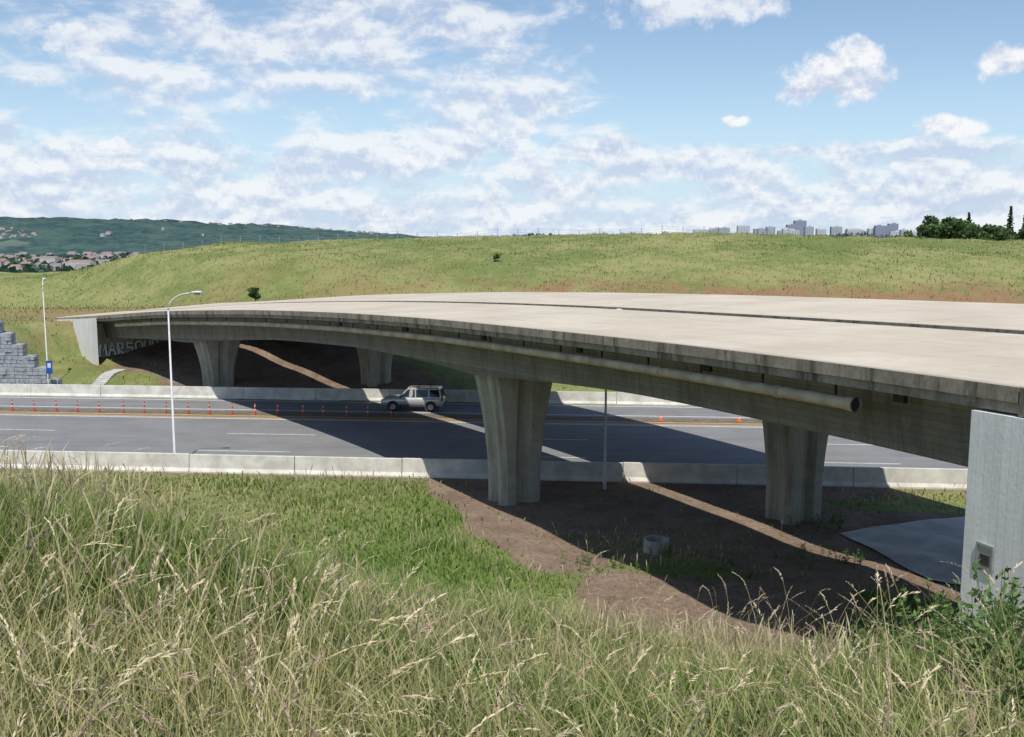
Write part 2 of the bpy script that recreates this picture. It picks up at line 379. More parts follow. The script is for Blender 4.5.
def seg(z0,z1,r0,r1,mi):
    f0=len(F); tube(V,F,[(0,0,z0),(0,0,z1)],[r0,r1],10); MI.extend([mi]*(len(F)-f0))
box(V,F,(0,0,.02),(.16,.16,.04)); MI+= [0]*6
seg(.04,.30,.055,.05,0);seg(.30,.42,.05,.05,1);seg(.42,.62,.05,.048,0);seg(.62,.72,.048,.048,1);seg(.72,.86,.048,.042,0)
dmh=None
for s_ in np.arange(-46,-9,1.7):
    if dmh is None:
        o=mesh_obj('traffic_delineator',V,F,[M_red,M_white],MI); dmh=o.data
    else: o=link(bpy.data.objects.new('traffic_delineator',dmh))
    o.location=rp(s_+random.uniform(-.12,.12),17.7+random.uniform(-.05,.05),.036); o.rotation_euler=(random.uniform(-.05,.05),random.uniform(-.06,.06),0)
M_or=noisy('cone_orange',(.8,.18,.03),(.7,.16,.03),6,.5,0)
V=[];F=[];MI=[]; box(V,F,(0,0,.03),(.36,.36,.05)); MI+=[0]*6
seg(.05,.22,.12,.09,0);seg(.22,.34,.09,.065,1);seg(.34,.5,.065,.03,0)
cm=None
for s_,t_ in ((-3.2,17.9),(9,17.9),(14.5,18)):
    if cm is None: o=mesh_obj('traffic_cone',V,F,[M_or,M_white],MI); cm=o.data
    else: o=link(bpy.data.objects.new('traffic_cone',cm))
    o.location=rp(s_,t_,.036)
# ------------------------------------------------------------------ street lamps
M_lampw=noisy('lamp_painted_steel',(.60,.62,.64),(.50,.52,.54),4,.4,0)
def lamp(x,y,h,arm,az,r=1.0):
    z=float(gz(x,y)); e=empty('street_lamp',(x,y,z),az)
    V=[];F=[]; tube(V,F,[(0,0,-.3),(0,0,.9),(0,0,.92),(0,0,h-1.0)],[.09*r,.09*r,.068*r,.045*r],12)
    mesh_obj('pole',V,F,M_lampw,None,e,True)
    V=[];F=[]; pts=[(arm*(1-math.cos(t_))*.92,0,h-1.0+math.sin(t_)*.95) for t_ in np.linspace(0,math.pi/2,9)]+[(arm,0,h-.02)]
    tube(V,F,pts,.038,8); mesh_obj('arm',V,F,M_lampw,None,e,True)
    V=[];F=[]
    tube(V,F,[(arm-.1,0,h-.02),(arm+.1,0,h),(arm+.3,0,h+.02),(arm+.5,0,h+.01),(arm+.6,0,h-.01)],[.05,.12,.15,.12,.04],12)
    V=[(a_,b_*1.1,h+(c_-h)*.55) for a_,b_,c_ in V]; mesh_obj('lamp_head',V,F,M_lampw,None,e,True)
    V=[];F=[]; tube(V,F,[(arm+.15,0,h-.06),(arm+.45,0,h-.06)],[.08,.09],10); mesh_obj('lens',V,F,M_galv,None,e,True)
    return e
lamp(-19.1,55.5,9.95,1.35,RA+.1)
gpx,gpy,_=bp(46.3,W1+.25)
lamp(gpx,gpy,9.35,.75,math.atan2(-1,-em(46)))
l3=lamp(-39.3,83.9,9.2,.8,math.pi/2+.3,.8)
M_blue=noisy('sign_blue',(.02,.09,.42),(.02,.08,.36),5,.4,0)
V=[];F=[]; box(V,F,(0,-.12,2.0),(.5,.03,1.1)); o=mesh_obj('traffic_sign',V,F,M_blue); o.location=(-39.0,83.7,0.1)
V=[];F=[]; box(V,F,(0,-.14,2.15),(.28,.008,.4)); mesh_obj('sign_symbol',V,F,M_white,None,o)
V=[];F=[]; tube(V,F,[(0,-.06,-.3),(0,-.06,2.7)],.03,8); mesh_obj('sign_post',V,F,M_galv,None,o)
# ------------------------------------------------------------------ car
def make_car(loc,rz):
    e=empty('sport_utility_car',loc,rz)
    M_body,_,bb=mat('silver_car_paint',.28,(.52,.52,.50),.35,.5)
    bb.inputs['Coat Weight'].default_value=.5
    M_gl,_,_=mat('car_glass',.06,(.012,.014,.016),0,.6)
    M_tyre=noisy('tyre_rubber',(.02,.02,.02),(.03,.03,.03),8,.9,0)
    M_tr=noisy('grey_plastic_trim',(.06,.06,.062),(.08,.08,.08),8,.7,0)
    st=[(-2.36,.52,.92,.78),(-2.30,.42,1.02,.86),(-2.0,.40,1.08,.91),(-1.2,.40,1.08,.93),(-.2,.40,1.06,.93),(.8,.40,1.05,.93),(1.15,.40,1.06,.92),(1.7,.40,1.02,.90),(2.15,.42,.95,.86),(2.30,.45,.86,.80),(2.37,.5,.72,.72)]
    V=[];F=[]
    for x,zb,zt,w in st:
        r=[(0,zb),(w*.88,zb),(w*.98,zb+.12),(w,zb+.30),(w*.985,zt-.16),(w*.93,zt-.04),(w*.80,zt),(0,zt+.02)]
        ring=r+[(-a,z) for a,z in r[::-1][1:-1]]
        for a,z in ring: V.append((x,a,z))
    k=14
    for i in range(len(st)-1):
        for j in range(k): F.append((i*k+j,i*k+(j+1)%k,(i+1)*k+(j+1)%k,(i+1)*k+j))
    F.append(tuple(range(k))[::-1]); F.append(tuple((len(st)-1)*k+j for j in range(k)))
    mesh_obj('body',V,F,M_body,None,e,True)
    lo=[(-2.25,.84),(-1.2,.87),(0.2,.87),(1.12,.80)]; hi=[(-2.08,.66),(-1.1,.70),(0.0,.70),(.38,.64)]
    V=[];F=[]
    for (x,w) in lo: V+=[(x,-w,1.0),(x,w,1.0)]
    for (x,w) in hi: V+=[(x,-w,1.70),(x,w,1.70)]
    for (x,w) in hi: V+=[(x*.93-.0,-w*.82,1.765),(x*.93,w*.82,1.765)]
    for L in (0,8):
        for i in range(3):
            a=L+2*i; F.append((a,a+2,a+10,a+8)); F.append((a+1,a+9,a+11,a+3))
        F.append((L,L+8,L+9,L+1)); F.append((L+6,L+7,L+15,L+14))
    for i in range(3): a=16+2*i; F.append((a,a+2,a+3,a+1))
    mesh_obj('cabin',V,F,M_body,None,e)
    V=[];F=[]
    def pane(xa,xb,ya0,yb0,z0,z1,xa1,xb1,ya1,yb1,s_):
        b=len(V); V.extend([(xa,s_*ya0,z0),(xb,s_*yb0,z0),(xb1,s_*yb1,z1),(xa1,s_*ya1,z1)]); F.append((b,b+1,b+2,b+3))
    def wl(x,f):
        a=np.interp(x,[-2.25,-1.2,.2,1.12],[.84,.87,.87,.80]); c=np.interp(x,[-2.08,-1.1,0,.38],[.66,.70,.70,.64]); return a*(1-f)+c*f+.012
    for s_ in (1,-1):
        for x0,x1,u0,u1 in ((-2.1,-1.32,-2.0,-1.32),(-1.22,-.32,-1.2,-.30),(-.22,.86,-.2,.32)):
            pane(x0,x1,wl(x0,.14),wl(x1,.14),1.10,1.64,u0,u1,wl(u0,.91),wl(u1,.91),s_)
    V+=[(1.06,-.72,1.08),(1.06,.72,1.08),(.44,.60,1.66),(.44,-.60,1.66)]; b=len(V)-4; F.append((b,b+1,b+2,b+3))
    V+=[(-2.25,-.72,1.12),(-2.25,.72,1.12),(-2.125,.60,1.62),(-2.125,-.60,1.62)]; b=len(V)-4; F.append((b,b+3,b+2,b+1))
    mesh_obj('windows',V,F,M_gl,None,e)
    V=[];F=[]
    for x in (-1.42,1.43):
        for s_ in (1,-1):
            tube(V,F,[(x,s_*.62,.38),(x,s_*.935,.38)],[.45,.45],22)
    for s_ in (1,-1): box(V,F,(0,s_*.925,.47),(2.0,.05,.14))
    box(V,F,(2.36,0,.56),(.06,1.3,.2)); box(V,F,(-2.37,0,.55),(.08,1.5,.18))
    for s_ in (1,-1): box(V,F,(.86,s_*.99,1.14),(.12,.16,.15))
    mesh_obj('arches_and_trim',V,F,M_tr,None,e)
    for i,(x,s_) in enumerate(((-1.42,1),(-1.42,-1),(1.43,1),(1.43,-1))):
        V=[];F=[]; tube(V,F,[(x,s_*.70,.37),(x,s_*.73,.37),(x,s_*.93,.37),(x,s_*.955,.37)],[.33,.37,.37,.34],24); mesh_obj('tyre_%d'%i,V,F,M_tyre,None,e,False)
        V=[];F=[]; tube(V,F,[(x,s_*.94,.37),(x,s_*.965,.37)],[.235,.21],20)
        mesh_obj('wheel_rim_%d'%i,V,F,M_galv,None,e)
    V=[];F=[]
    for s_ in (1,-1):
        tube(V,F,[(-1.95,s_*.60,1.76),(-1.8,s_*.60,1.84),(.1,s_*.60,1.84),(.25,s_*.60,1.76)],.022,6)
    for x in (-1.3,-.4): box(V,F,(x,0,1.83),(.05,1.2,.025))
    mesh_obj('roof_rack',V,F,M_tr,None,e)
    M_hl,_,_=mat('headlight_glass',.1,(.75,.77,.8),0,.6); M_tl,_,_=mat('tail_light_red',.2,(.45,.02,.02),0,.5)
    V=[];F=[]
    for s_ in (1,-1): box(V,F,(2.26,s_*.66,.80),(.18,.3,.16))
    mesh_obj('headlights',V,F,M_hl,None,e)
    V=[];F=[]
    for s_ in (1,-1): box(V,F,(-2.29,s_*.80,.98),(.12,.13,.34))
    mesh_obj('tail_lights',V,F,M_tl,None,e)
make_car((-7.4,74.6,.036),math.pi+RA)
# ------------------------------------------------------------------ concrete ring, apron, stairs, gabions
M_ring=noisy('weathered_concrete',(.42,.40,.36),(.28,.26,.23),3,.9,.3)
V=[];F=[];n=24
for r,z in ((.5,-.3),(.5,.5),(.40,.5),(.40,-.25)):
    for k in range(n): V.append((r*math.cos(2*math.pi*k/n),r*math.sin(2*math.pi*k/n),z))
for i in range(3):
    for k in range(n): F.append((i*n+k,i*n+(k+1)%n,(i+1)*n+(k+1)%n,(i+1)*n+k))
F.append(tuple(3*n+k for k in range(n)))
o=mesh_obj('manhole_ring',V,F,M_ring); x,y=5.6,37.6; o.location=(x,y,float(gz(x,y)))
M_apr=noisy('apron_concrete',(.56,.55,.52),(.40,.39,.36),1.0,.9,.2)
def patch(name,q,m_,lift=.06,n=14):
    V=[];F=[]
    for i in range(n+1):
        for j in range(n+1):
            u,v=i/n,j/n; x=(1-u)*((1-v)*q[0][0]+v*q[3][0])+u*((1-v)*q[1][0]+v*q[2][0]); y=(1-u)*((1-v)*q[0][1]+v*q[3][1])+u*((1-v)*q[1][1]+v*q[2][1])
            V.append((x,y,float(gz(x,y))+lift))
    for i in range(n):
        for j in range(n): a=i*(n+1)+j; F.append((a,a+n+1,a+n+2,a+1))
    return mesh_obj(name,V,F,m_)
patch('concrete_apron',[(14.4,42.6),(22.5,45.5),(18.5,35.5),(15.2,35.0)],M_apr)
V=[];F=[]
for i in range(16):
    y=83.2+i*.5; x=-35.2-i*.05; z=float(gz(x,y)); box(V,F,(x,y,z-.1),(1.1,.52,.42))
mesh_obj('concrete_stairs',V,F,M_apr)
M_stone=noisy('gabion_stone',(.38,.40,.43),(.22,.24,.26),2.5,.9,.4,.03)
V=[];F=[]
for c in range(6):
    for r_ in range(3):
        x=-38.6-c*1.15
        while x>-72:
            w=random.uniform(.35,.75); yy=84.6+c*.3+(-38.6-x)*.09
            box(V,F,(x-w/2,yy+random.uniform(-.05,.05),c*.95+r_*.31+.15),(w-.03,.6,.29+random.uniform(-.02,.0)),random.uniform(-.06,.06)+RA)
            x-=w
    xm0,xm1=-39.0-c*1.15,-71.0; box(V,F,((xm0+xm1)/2,85.35+c*.3+(-38.6-(xm0+xm1)/2)*.09,c*.95+.46),(xm0-xm1,.9,.9),RA)
mesh_obj('gabion_retaining_wall',V,F,M_stone)
# ------------------------------------------------------------------ grass
def grass_mat(name):
    m=bpy.data.materials.new(name); m.use_nodes=True; t=NT(m.node_tree); nt=m.node_tree
    nt.nodes.remove(nt.nodes['Principled BSDF'])
    c=t.attr('Col'); df=t.n.new('ShaderNodeBsdfDiffuse'); t.l.new(c,df.inputs[0])
    tr=t.n.new('ShaderNodeBsdfTranslucent'); t.l.new(c,tr.inputs[0]); ms=t.n.new('ShaderNodeMixShader'); ms.inputs[0].default_value=.33
    t.l.new(df.outputs[0],ms.inputs[1]); t.l.new(tr.outputs[0],ms.inputs[2])
    out=[n for n in nt.nodes if n.type=='OUTPUT_MATERIAL'][0]; t.l.new(ms.outputs[0],out.inputs[0]); return m
M_grass=grass_mat('grass_blades'); M_leaf=grass_mat('leaf_green')
def blades(name,P,H,W,lean,c0,c1,wf=(1,.85,.5),m_=None):
    N=len(P); L=np.array([0,.45,.78,1.0])
    a=rng.uniform(0,2*np.pi,N); f=rng.uniform(0,2*np.pi,N)
    ld=np.stack([np.cos(a),np.sin(a)],1); sd=np.stack([np.cos(f),np.sin(f)],1)
    V=np.zeros((N,7,3)); C=np.zeros((N,7,4)); C[...,3]=1
    vi=0
    for k,l in enumerate(L):
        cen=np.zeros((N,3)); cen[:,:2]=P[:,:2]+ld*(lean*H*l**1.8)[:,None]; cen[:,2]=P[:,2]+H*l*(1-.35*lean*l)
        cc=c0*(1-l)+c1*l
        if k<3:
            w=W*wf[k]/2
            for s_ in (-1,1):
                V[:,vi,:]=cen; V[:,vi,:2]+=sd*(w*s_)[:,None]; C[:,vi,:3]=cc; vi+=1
        else: V[:,vi,:]=cen; C[:,vi,:3]=cc
    me=bpy.data.meshes.new(name)
    base=(np.arange(N)*7)[:,None]
    lp=(base+np.array([0,1,3,2,2,3,5,4,4,5,6])).astype(np.int32).ravel()
    ls=((np.arange(N)*11)[:,None]+np.array([0,4,8])).astype(np.int32).ravel()
    me.vertices.add(N*7); me.vertices.foreach_set('co',V.ravel())
    me.loops.add(len(lp)); me.loops.foreach_set('vertex_index',lp)
    me.polygons.add(len(ls)); me.polygons.foreach_set('loop_start',ls)
    me.update(calc_edges=True)
    at=me.color_attributes.new('Col','FLOAT_COLOR','POINT'); at.data.foreach_set('color',C.ravel())
    me.materials.append(m_ or M_grass); return link(bpy.data.objects.new(name,me))
def near_points(N,r0,r1,pw,half):
    u=rng.uniform(0,1,N); e=1-pw; r=(r0**e+u*(r1**e-r0**e))**(1/e)
    th=rng.uniform(-half,half,N); x=r*np.sin(th); y=r*np.cos(th); return x,y
GREEN=np.array([.155,.235,.05]); LUSH=np.array([.15,.26,.05]); STRAW=np.array([.58,.52,.29]); OLIVE=np.array([.30,.31,.12])
def colours(x,y,n):
    k=n2(x,y,.35,1)*.5+n2(x,y,1.3,3)*.5
    s=np.clip(k*1.2-.12+rng.normal(0,.28,n),0,1)
    lush=np.exp(-((x+3.5)/7)**2-((y-36)/13)**2)
    s=np.clip(s*(1-.65*lush),0,1)
    g=GREEN*(1-lush[:,None])+LUSH*lush[:,None]
    tip=g*(1-s[:,None])+STRAW*s[:,None]; tip*=rng.uniform(.72,1.28,n)[:,None]
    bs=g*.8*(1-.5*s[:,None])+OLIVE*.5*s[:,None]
    return bs,tip,s
def filt(x,y,keepdirt=.03):
    q=YN+RS*x-y; pp,oo=param(x,y); d=dirtmask(x,y)
    ok=(q>.45)&~((oo>-.15)&(pp<20.2))&((rng.uniform(0,1,len(x))>d*1.1)|(rng.uniform(0,1,len(x))<keepdirt))
    ok&=~((x>14)&(x<23)&(y>34)&(y<45.0)&(oo>8))
    return ok
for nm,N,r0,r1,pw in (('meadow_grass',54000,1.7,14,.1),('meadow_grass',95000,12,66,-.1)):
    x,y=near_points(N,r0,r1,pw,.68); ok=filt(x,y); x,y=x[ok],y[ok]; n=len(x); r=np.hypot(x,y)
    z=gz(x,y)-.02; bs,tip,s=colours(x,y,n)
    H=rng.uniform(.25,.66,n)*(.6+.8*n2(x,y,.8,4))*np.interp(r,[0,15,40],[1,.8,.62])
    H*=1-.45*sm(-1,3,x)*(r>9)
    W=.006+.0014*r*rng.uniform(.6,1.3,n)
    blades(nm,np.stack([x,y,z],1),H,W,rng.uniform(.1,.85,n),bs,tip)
x,y=near_points(13000,7,60,.2,.68); ok=filt(x,y,.01)&(n2(x,y,.5,6)>.3); x,y=x[ok],y[ok]; n=len(x); r=np.hypot(x,y)
cs=np.array([.62,.52,.34])*rng.uniform(.7,1.2,n)[:,None]
blades('dry_grass_stalks',np.stack([x,y,gz(x,y)],1),rng.uniform(.6,1.0,n)*np.where(x>0,.75,1),.007+.0009*r,rng.uniform(.05,.45,n),OLIVE+0*cs,cs,wf=(.25,.3,1))
def stalks(name,N,r0,r1,half,h0,h1,cx_=0,tw=1.0):
    x,y=near_points(N,r0,r1,.6,half)
    if cx_: 
        c_,s_=math.cos(cx_),math.sin(cx_); x,y=x*c_-y*s_,x*s_+y*c_
    ok=filt(x,y,0); x,y=x[ok],y[ok]; z=gz(x,y)
    V=[];F=[];C=[]
    for X,Y,Z in zip(x,y,z):
        H=random.uniform(h0,h1); a=random.uniform(0,6.28); ln=random.uniform(.08,.75); 
        tone=random.uniform(.7,1.2); sc=(.48*tone,.43*tone,.21*tone); pc=(.72*tone,.61*tone,.42*tone) if random.random()<.7 else (.48*tone,.35*tone,.27*tone)
        dx,dy=math.cos(a),math.sin(a); pts=[]
        for l in (0,.3,.55,.75,.88,.96,1.0):
            b_=ln*H*l**2.3; pts.append(Vector((X+dx*b_,Y+dy*b_,Z+H*l*(1-.45*ln*l))))
        rw=.0024*tw; b0=len(V)
        for i,pt in enumerate(pts):
            w=rw*(1-.5*i/6)
            for k in range(3):
                t_=k*2.094; V.append((pt.x+w*math.cos(t_),pt.y+w*math.sin(t_),pt.z)); C.append(sc)
        for i in range(6):
            for k in range(3): k2=(k+1)%3; F.append((b0+i*3+k,b0+i*3+k2,b0+i*3+3+k2,b0+i*3+3+k))
        tip=pts[-1]; d=(pts[-1]-pts[-3]).normalized(); droop=Vector((dx,dy,-.6))*random.uniform(.0,.8)
        Lp=random.uniform(.08,.2); nsp=24; sprd=random.uniform(.15,.8)
        for j in range(nsp):
            f=j/nsp; c=tip+(d+droop*f)*Lp*(f-.25); rr=(.009+.018*math.sin(math.pi*min(1,f*1.1)))*sprd
            ang=random.uniform(0,6.28); o_=Vector((math.cos(ang),math.sin(ang),random.uniform(-.3,.8)))
            e_=c+o_*rr+(d+droop)*.018; s_=Vector((-math.sin(ang),math.cos(ang),0))*.003
            b=len(V); mid=(c+e_)/2
            V.extend([tuple(c),tuple(mid+s_+Vector((0,0,.002))),tuple(e_),tuple(mid-s_)]); C.extend([pc]*4); F.append((b,b+1,b+2,b+3))
    o=mesh_obj(name,V,F,M_grass); at=o.data.color_attributes.new('Col','FLOAT_COLOR','POINT')
    cc=np.ones((len(V),4)); cc[:,:3]=np.array(C); at.data.foreach_set('color',cc.ravel())
stalks('seed_head_grass',1300,2.2,12,.64,.5,1.15)
stalks('seed_head_grass',300,2.4,6.5,.2,1.0,1.5,.38)
# far hill grass
N=45000
x=rng.uniform(-115,110,N); y=rng.uniform(80,172,N)
pfar=y-(YF+RS*x); pp,oo=param(x,y); d=dirtmask(x,y)
ok=(pfar>1.2)&~((pp>93)&(pp<103)&(oo>-.3)&(oo<20.5))&(rng.uniform(0,1,len(x))>d*.97)&~((pp<93)&(oo>0)&(oo<20)&(dz(pp,oo)-gz(x,y)<2.5))&~((x<-37.5)&(y<90.5)&(x>-73))
ok&=~((np.abs(x+35.5)<1)&(y<92))
x,y=x[ok],y[ok]; n=len(x); k=np.clip(n2(x,y,.06,1)*.5+n2(x,y,.25,3)*.5-.02+rng.normal(0,.16,n),0,1)[:,None]
brn=(brownf(x,y-YF-RS*x)*(n2(x,y,.22,9)>.48))[:,None]*(rng.uniform(0,1,n)<.75)[:,None]
tip=np.array([.15,.21,.05])*(1-k)+np.array([.40,.37,.165])*k; tip=tip*(1-brn)+np.array([.35,.20,.11])*brn
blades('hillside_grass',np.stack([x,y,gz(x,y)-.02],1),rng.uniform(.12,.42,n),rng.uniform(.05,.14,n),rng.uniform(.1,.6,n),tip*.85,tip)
# ------------------------------------------------------------------ leafy things
def leafmesh(name,C_,sizes,cols,parent=None,m_=None,elong=1.6):
    N=len(C_); d=rng.normal(size=(N,3)); d/=np.linalg.norm(d,axis=1)[:,None]; e=rng.normal(size=(N,3)); e-= (e*d).sum(1)[:,None]*d; e/=np.linalg.norm(e,axis=1)[:,None]
    s_=np.asarray(sizes)[:,None]; V=np.stack([C_-d*s_*elong/2,C_+e*s_/2,C_+d*s_*elong/2,C_-e*s_/2],1)
    me=bpy.data.meshes.new(name); me.vertices.add(N*4); me.vertices.foreach_set('co',V.ravel()); me.loops.add(N*4); me.loops.foreach_set('vertex_index',np.arange(N*4,dtype=np.int32))
    me.polygons.add(N); me.polygons.foreach_set('loop_start',np.arange(0,N*4,4,dtype=np.int32)); me.update(calc_edges=True)
    at=me.color_attributes.new('Col','FLOAT_COLOR','POINT'); cc=np.ones((N,4,4)); cc[...,:3]=np.asarray(cols)[:,None,:]; at.data.foreach_set('color',cc.ravel())
    me.materials.append(m_ or M_leaf); return link(bpy.data.objects.new(name,me),parent)
M_bark=noisy('bark',(.10,.075,.05),(.06,.045,.03),6,.9,.3)
M_leafstem=noisy('green_stem',(.10,.14,.04),(.14,.16,.06),6,.8,0)
def weeds(pl,name='leafy_weeds',hmin=.5,hmax=1.0):
    C_=[];Sz=[];Co=[];V=[];F=[]
    for (X,Y,R,num) in pl:
        for _ in range(num):
            a=random.uniform(0,6.28); r=R*math.sqrt(random.random()); x=X+r*math.cos(a); y=Y+r*math.sin(a); z=float(gz(x,y))
            H=random.uniform(hmin,hmax)*(1-.35*r/R); lx,ly=random.uniform(-.2,.2),random.uniform(-.2,.2)
            tube(V,F,[(x,y,z),(x+lx*.4,y+ly*.4,z+H*.5),(x+lx,y+ly,z+H)],[.005,.004,.002],4,False)
            tone=random.uniform(.7,1.35)
            for j in range(34):
                f=random.uniform(.12,1.0); b=random.uniform(0,6.28); rr=random.uniform(.02,.13)*(1.25-f)
                C_.append((x+lx*f**1.5+rr*math.cos(b),y+ly*f**1.5+rr*math.sin(b),z+H*f)); Sz.append(random.uniform(.022,.05)*(1.25-.5*f)); q=tone*random.uniform(.8,1.2)
                Co.append((.12*q,.20*q,.06*q))
    o=leafmesh(name,np.array(C_),Sz,Co,None,None,2.2); mesh_obj('stems',V,F,M_leafstem,None,o)
weeds([(3.9,7.6,1.0,90),(4.9,8.6,1.0,90),(3.3,6.0,.6,40),(5.6,10.5,1.1,60),(4.2,9.6,.8,40),(3.2,5.0,.6,50)],'leafy_weeds',.5,1.35)
weeds([(-1.9,5.2,.4,12),(1.3,5.0,.35,10),(-.4,8.0,.5,14),(-1.0,3.8,.3,8)],'leafy_weeds',.25,.5)
weeds([(8.6,24,1.6,50),(11,26,2,50),(12.2,38,1.8,30),(13.6,44,1.5,30),(12.4,31,1.4,50),(7.0,35.5,2.2,26),(4.0,36.5,2.0,20)],'leafy_weeds',.25,.75)
def broadtree(x,y,h,w,name='deciduous_tree',dark=1.0,nl=1500,ls=.4):
    z=float(gz(x,y)); e=empty(name,(x,y,z)); V=[];F=[]; tube(V,F,[(0,0,-.3),(.1,0,h*.3),(0,.1,h*.7)],[h*.035,h*.025,h*.01],8)
    cl=[]
    for k in range(13):
        a=random.uniform(0,6.28); rr=w*.5*math.sqrt(random.random())*.75; zz=h*random.uniform(.35,.88); 
        cl.append((rr*math.cos(a),rr*math.sin(a),zz,w*random.uniform(.14,.26))); tube(V,F,[(0,0,h*.3),(rr*math.cos(a),rr*math.sin(a),zz)],[h*.012,h*.004],5,False)
    mesh_obj('trunk_and_limbs',V,F,M_bark,None,e)
    P_=[];Sz=[];Co=[]
    for (a,b,c,r) in cl:
        t0=random.uniform(.6,1.3)
        for _ in range(nl//13):
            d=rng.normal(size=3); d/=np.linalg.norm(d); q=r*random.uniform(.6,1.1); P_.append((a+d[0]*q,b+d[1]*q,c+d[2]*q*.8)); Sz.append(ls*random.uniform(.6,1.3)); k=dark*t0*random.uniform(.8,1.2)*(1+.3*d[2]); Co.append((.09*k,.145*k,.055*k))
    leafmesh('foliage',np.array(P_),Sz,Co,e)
def conifer(x,y,h,w,nl=900,ls=.35,dk=1):
    z=float(gz(x,y)); e=empty('conifer_tree',(x,y,z)); V=[];F=[]; tube(V,F,[(0,0,-.3),(0,0,h)],[h*.03,.02],7)
    P_=[];Sz=[];Co=[]
    nb=int(h*9)
    for k in range(nb):
        f=.08+.9*k/nb; a=k*2.4; L=w*.5*(1-f)**.8*random.uniform(.7,1.15); zz=h*f; tube(V,F,[(0,0,zz),(L*math.cos(a),L*math.sin(a),zz-.12*L)],[.03,.01],4,False)
        for j in range(nl//nb):
            u=random.random()**.7; P_.append((L*u*math.cos(a)+random.gauss(0,.08*w*.3),L*u*math.sin(a)+random.gauss(0,.08*w*.3),zz-.12*L*u+random.gauss(0,.06))); Sz.append(ls*random.uniform(.6,1.2)*(1.2-f*.6)); q=dk*random.uniform(.6,1.2); Co.append((.04*q,.075*q,.04*q))
    mesh_obj('trunk_and_branches',V,F,M_bark,None,e); leafmesh('foliage',np.array(P_),Sz,Co,e)
broadtree(-28.8,112,1.9,1.6,'bush',.8,500,.2); broadtree(-1.8,124,1.1,1.0,'bush',1.7,300,.16)
for u,h in ((.452,11.0),(.493,12.5),(.508,11.5)): conifer(u*235,235,h,3.6,900,.5,1.3)
for u,h,w in ((.415,6,6),(.425,8,7),(.436,8,7),(.448,7,8),(.462,6.5,7),(.475,6,6),(.485,6,7),(.51,7,7),(.40,4.5,6)): broadtree(u*230,230,h+1.2,w,ls=.6,nl=1000)
V=[];F=[]
xsF=np.arange(-58,42,3.1)
for i,x in enumerate(xsF):
    y=YF+RS*x+76; z=float(gz(x,y)); tube(V,F,[(x,y,z-.3),(x,y,z+1.5)],.045,5)
    if i: 
        for hh in (.6,1.0,1.4): tube(V,F,[(xp,yp,zp+hh),(x,y,z+hh)],.012,3,False)
    xp,yp,zp=x,y,z
mesh_obj('wire_fence',V,F,M_galv)
# ------------------------------------------------------------------ distance
def ridge(name,dist,prof,depth,base,mt,rough):
    V=[];F=[];n=300; xs_=np.linspace(prof[0][0],prof[-1][0],n); top=np.interp(xs_,[p[0] for p in prof],[p[1] for p in prof])
    top=top+rough*(n2(xs_,0*xs_,.02,1)-.5)+rng.normal(0,rough*.18,n); rows=22
    for j in range(rows):
        f=j/(rows-1)
        for i in range(n): V.append((xs_[i],dist-depth*(1-f),base+(top[i]-base)*math.sin(f*math.pi/2)+(rng.normal(0,rough*.35) if 0<j<rows-1 else 0)))
    for j in range(rows-1):
        for i in range(n-1): a=j*n+i; F.append((a,a+1,a+n+1,a+n))
    return mesh_obj(name,V,F,mt,None,None,False)
m,t,b=mat('hazy_forest',1,spec=0); P=t.pos()
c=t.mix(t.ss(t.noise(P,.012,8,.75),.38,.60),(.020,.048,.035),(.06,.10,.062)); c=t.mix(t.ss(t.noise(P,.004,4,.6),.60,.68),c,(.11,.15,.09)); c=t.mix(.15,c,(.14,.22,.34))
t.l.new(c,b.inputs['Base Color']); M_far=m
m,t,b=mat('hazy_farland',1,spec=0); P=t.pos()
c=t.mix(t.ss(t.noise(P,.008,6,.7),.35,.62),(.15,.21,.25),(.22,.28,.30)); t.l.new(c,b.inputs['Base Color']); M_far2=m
prof=[(-3200,76),(-1700,74),(-1400,67),(-1150,64),(-900,52),(-700,44),(-520,30),(-330,17),(-200,4),(0,-20)]
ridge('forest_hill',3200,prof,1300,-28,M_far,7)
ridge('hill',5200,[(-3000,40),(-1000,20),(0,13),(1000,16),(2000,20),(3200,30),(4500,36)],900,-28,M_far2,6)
M_hw=noisy('hazy_render_walls',(.50,.50,.49),(.36,.37,.39),.02,.9,0); M_hr=noisy('hazy_roof_tiles',(.28,.18,.15),(.20,.19,.20),.02,.9,0)
V=[];F=[];MI=[]
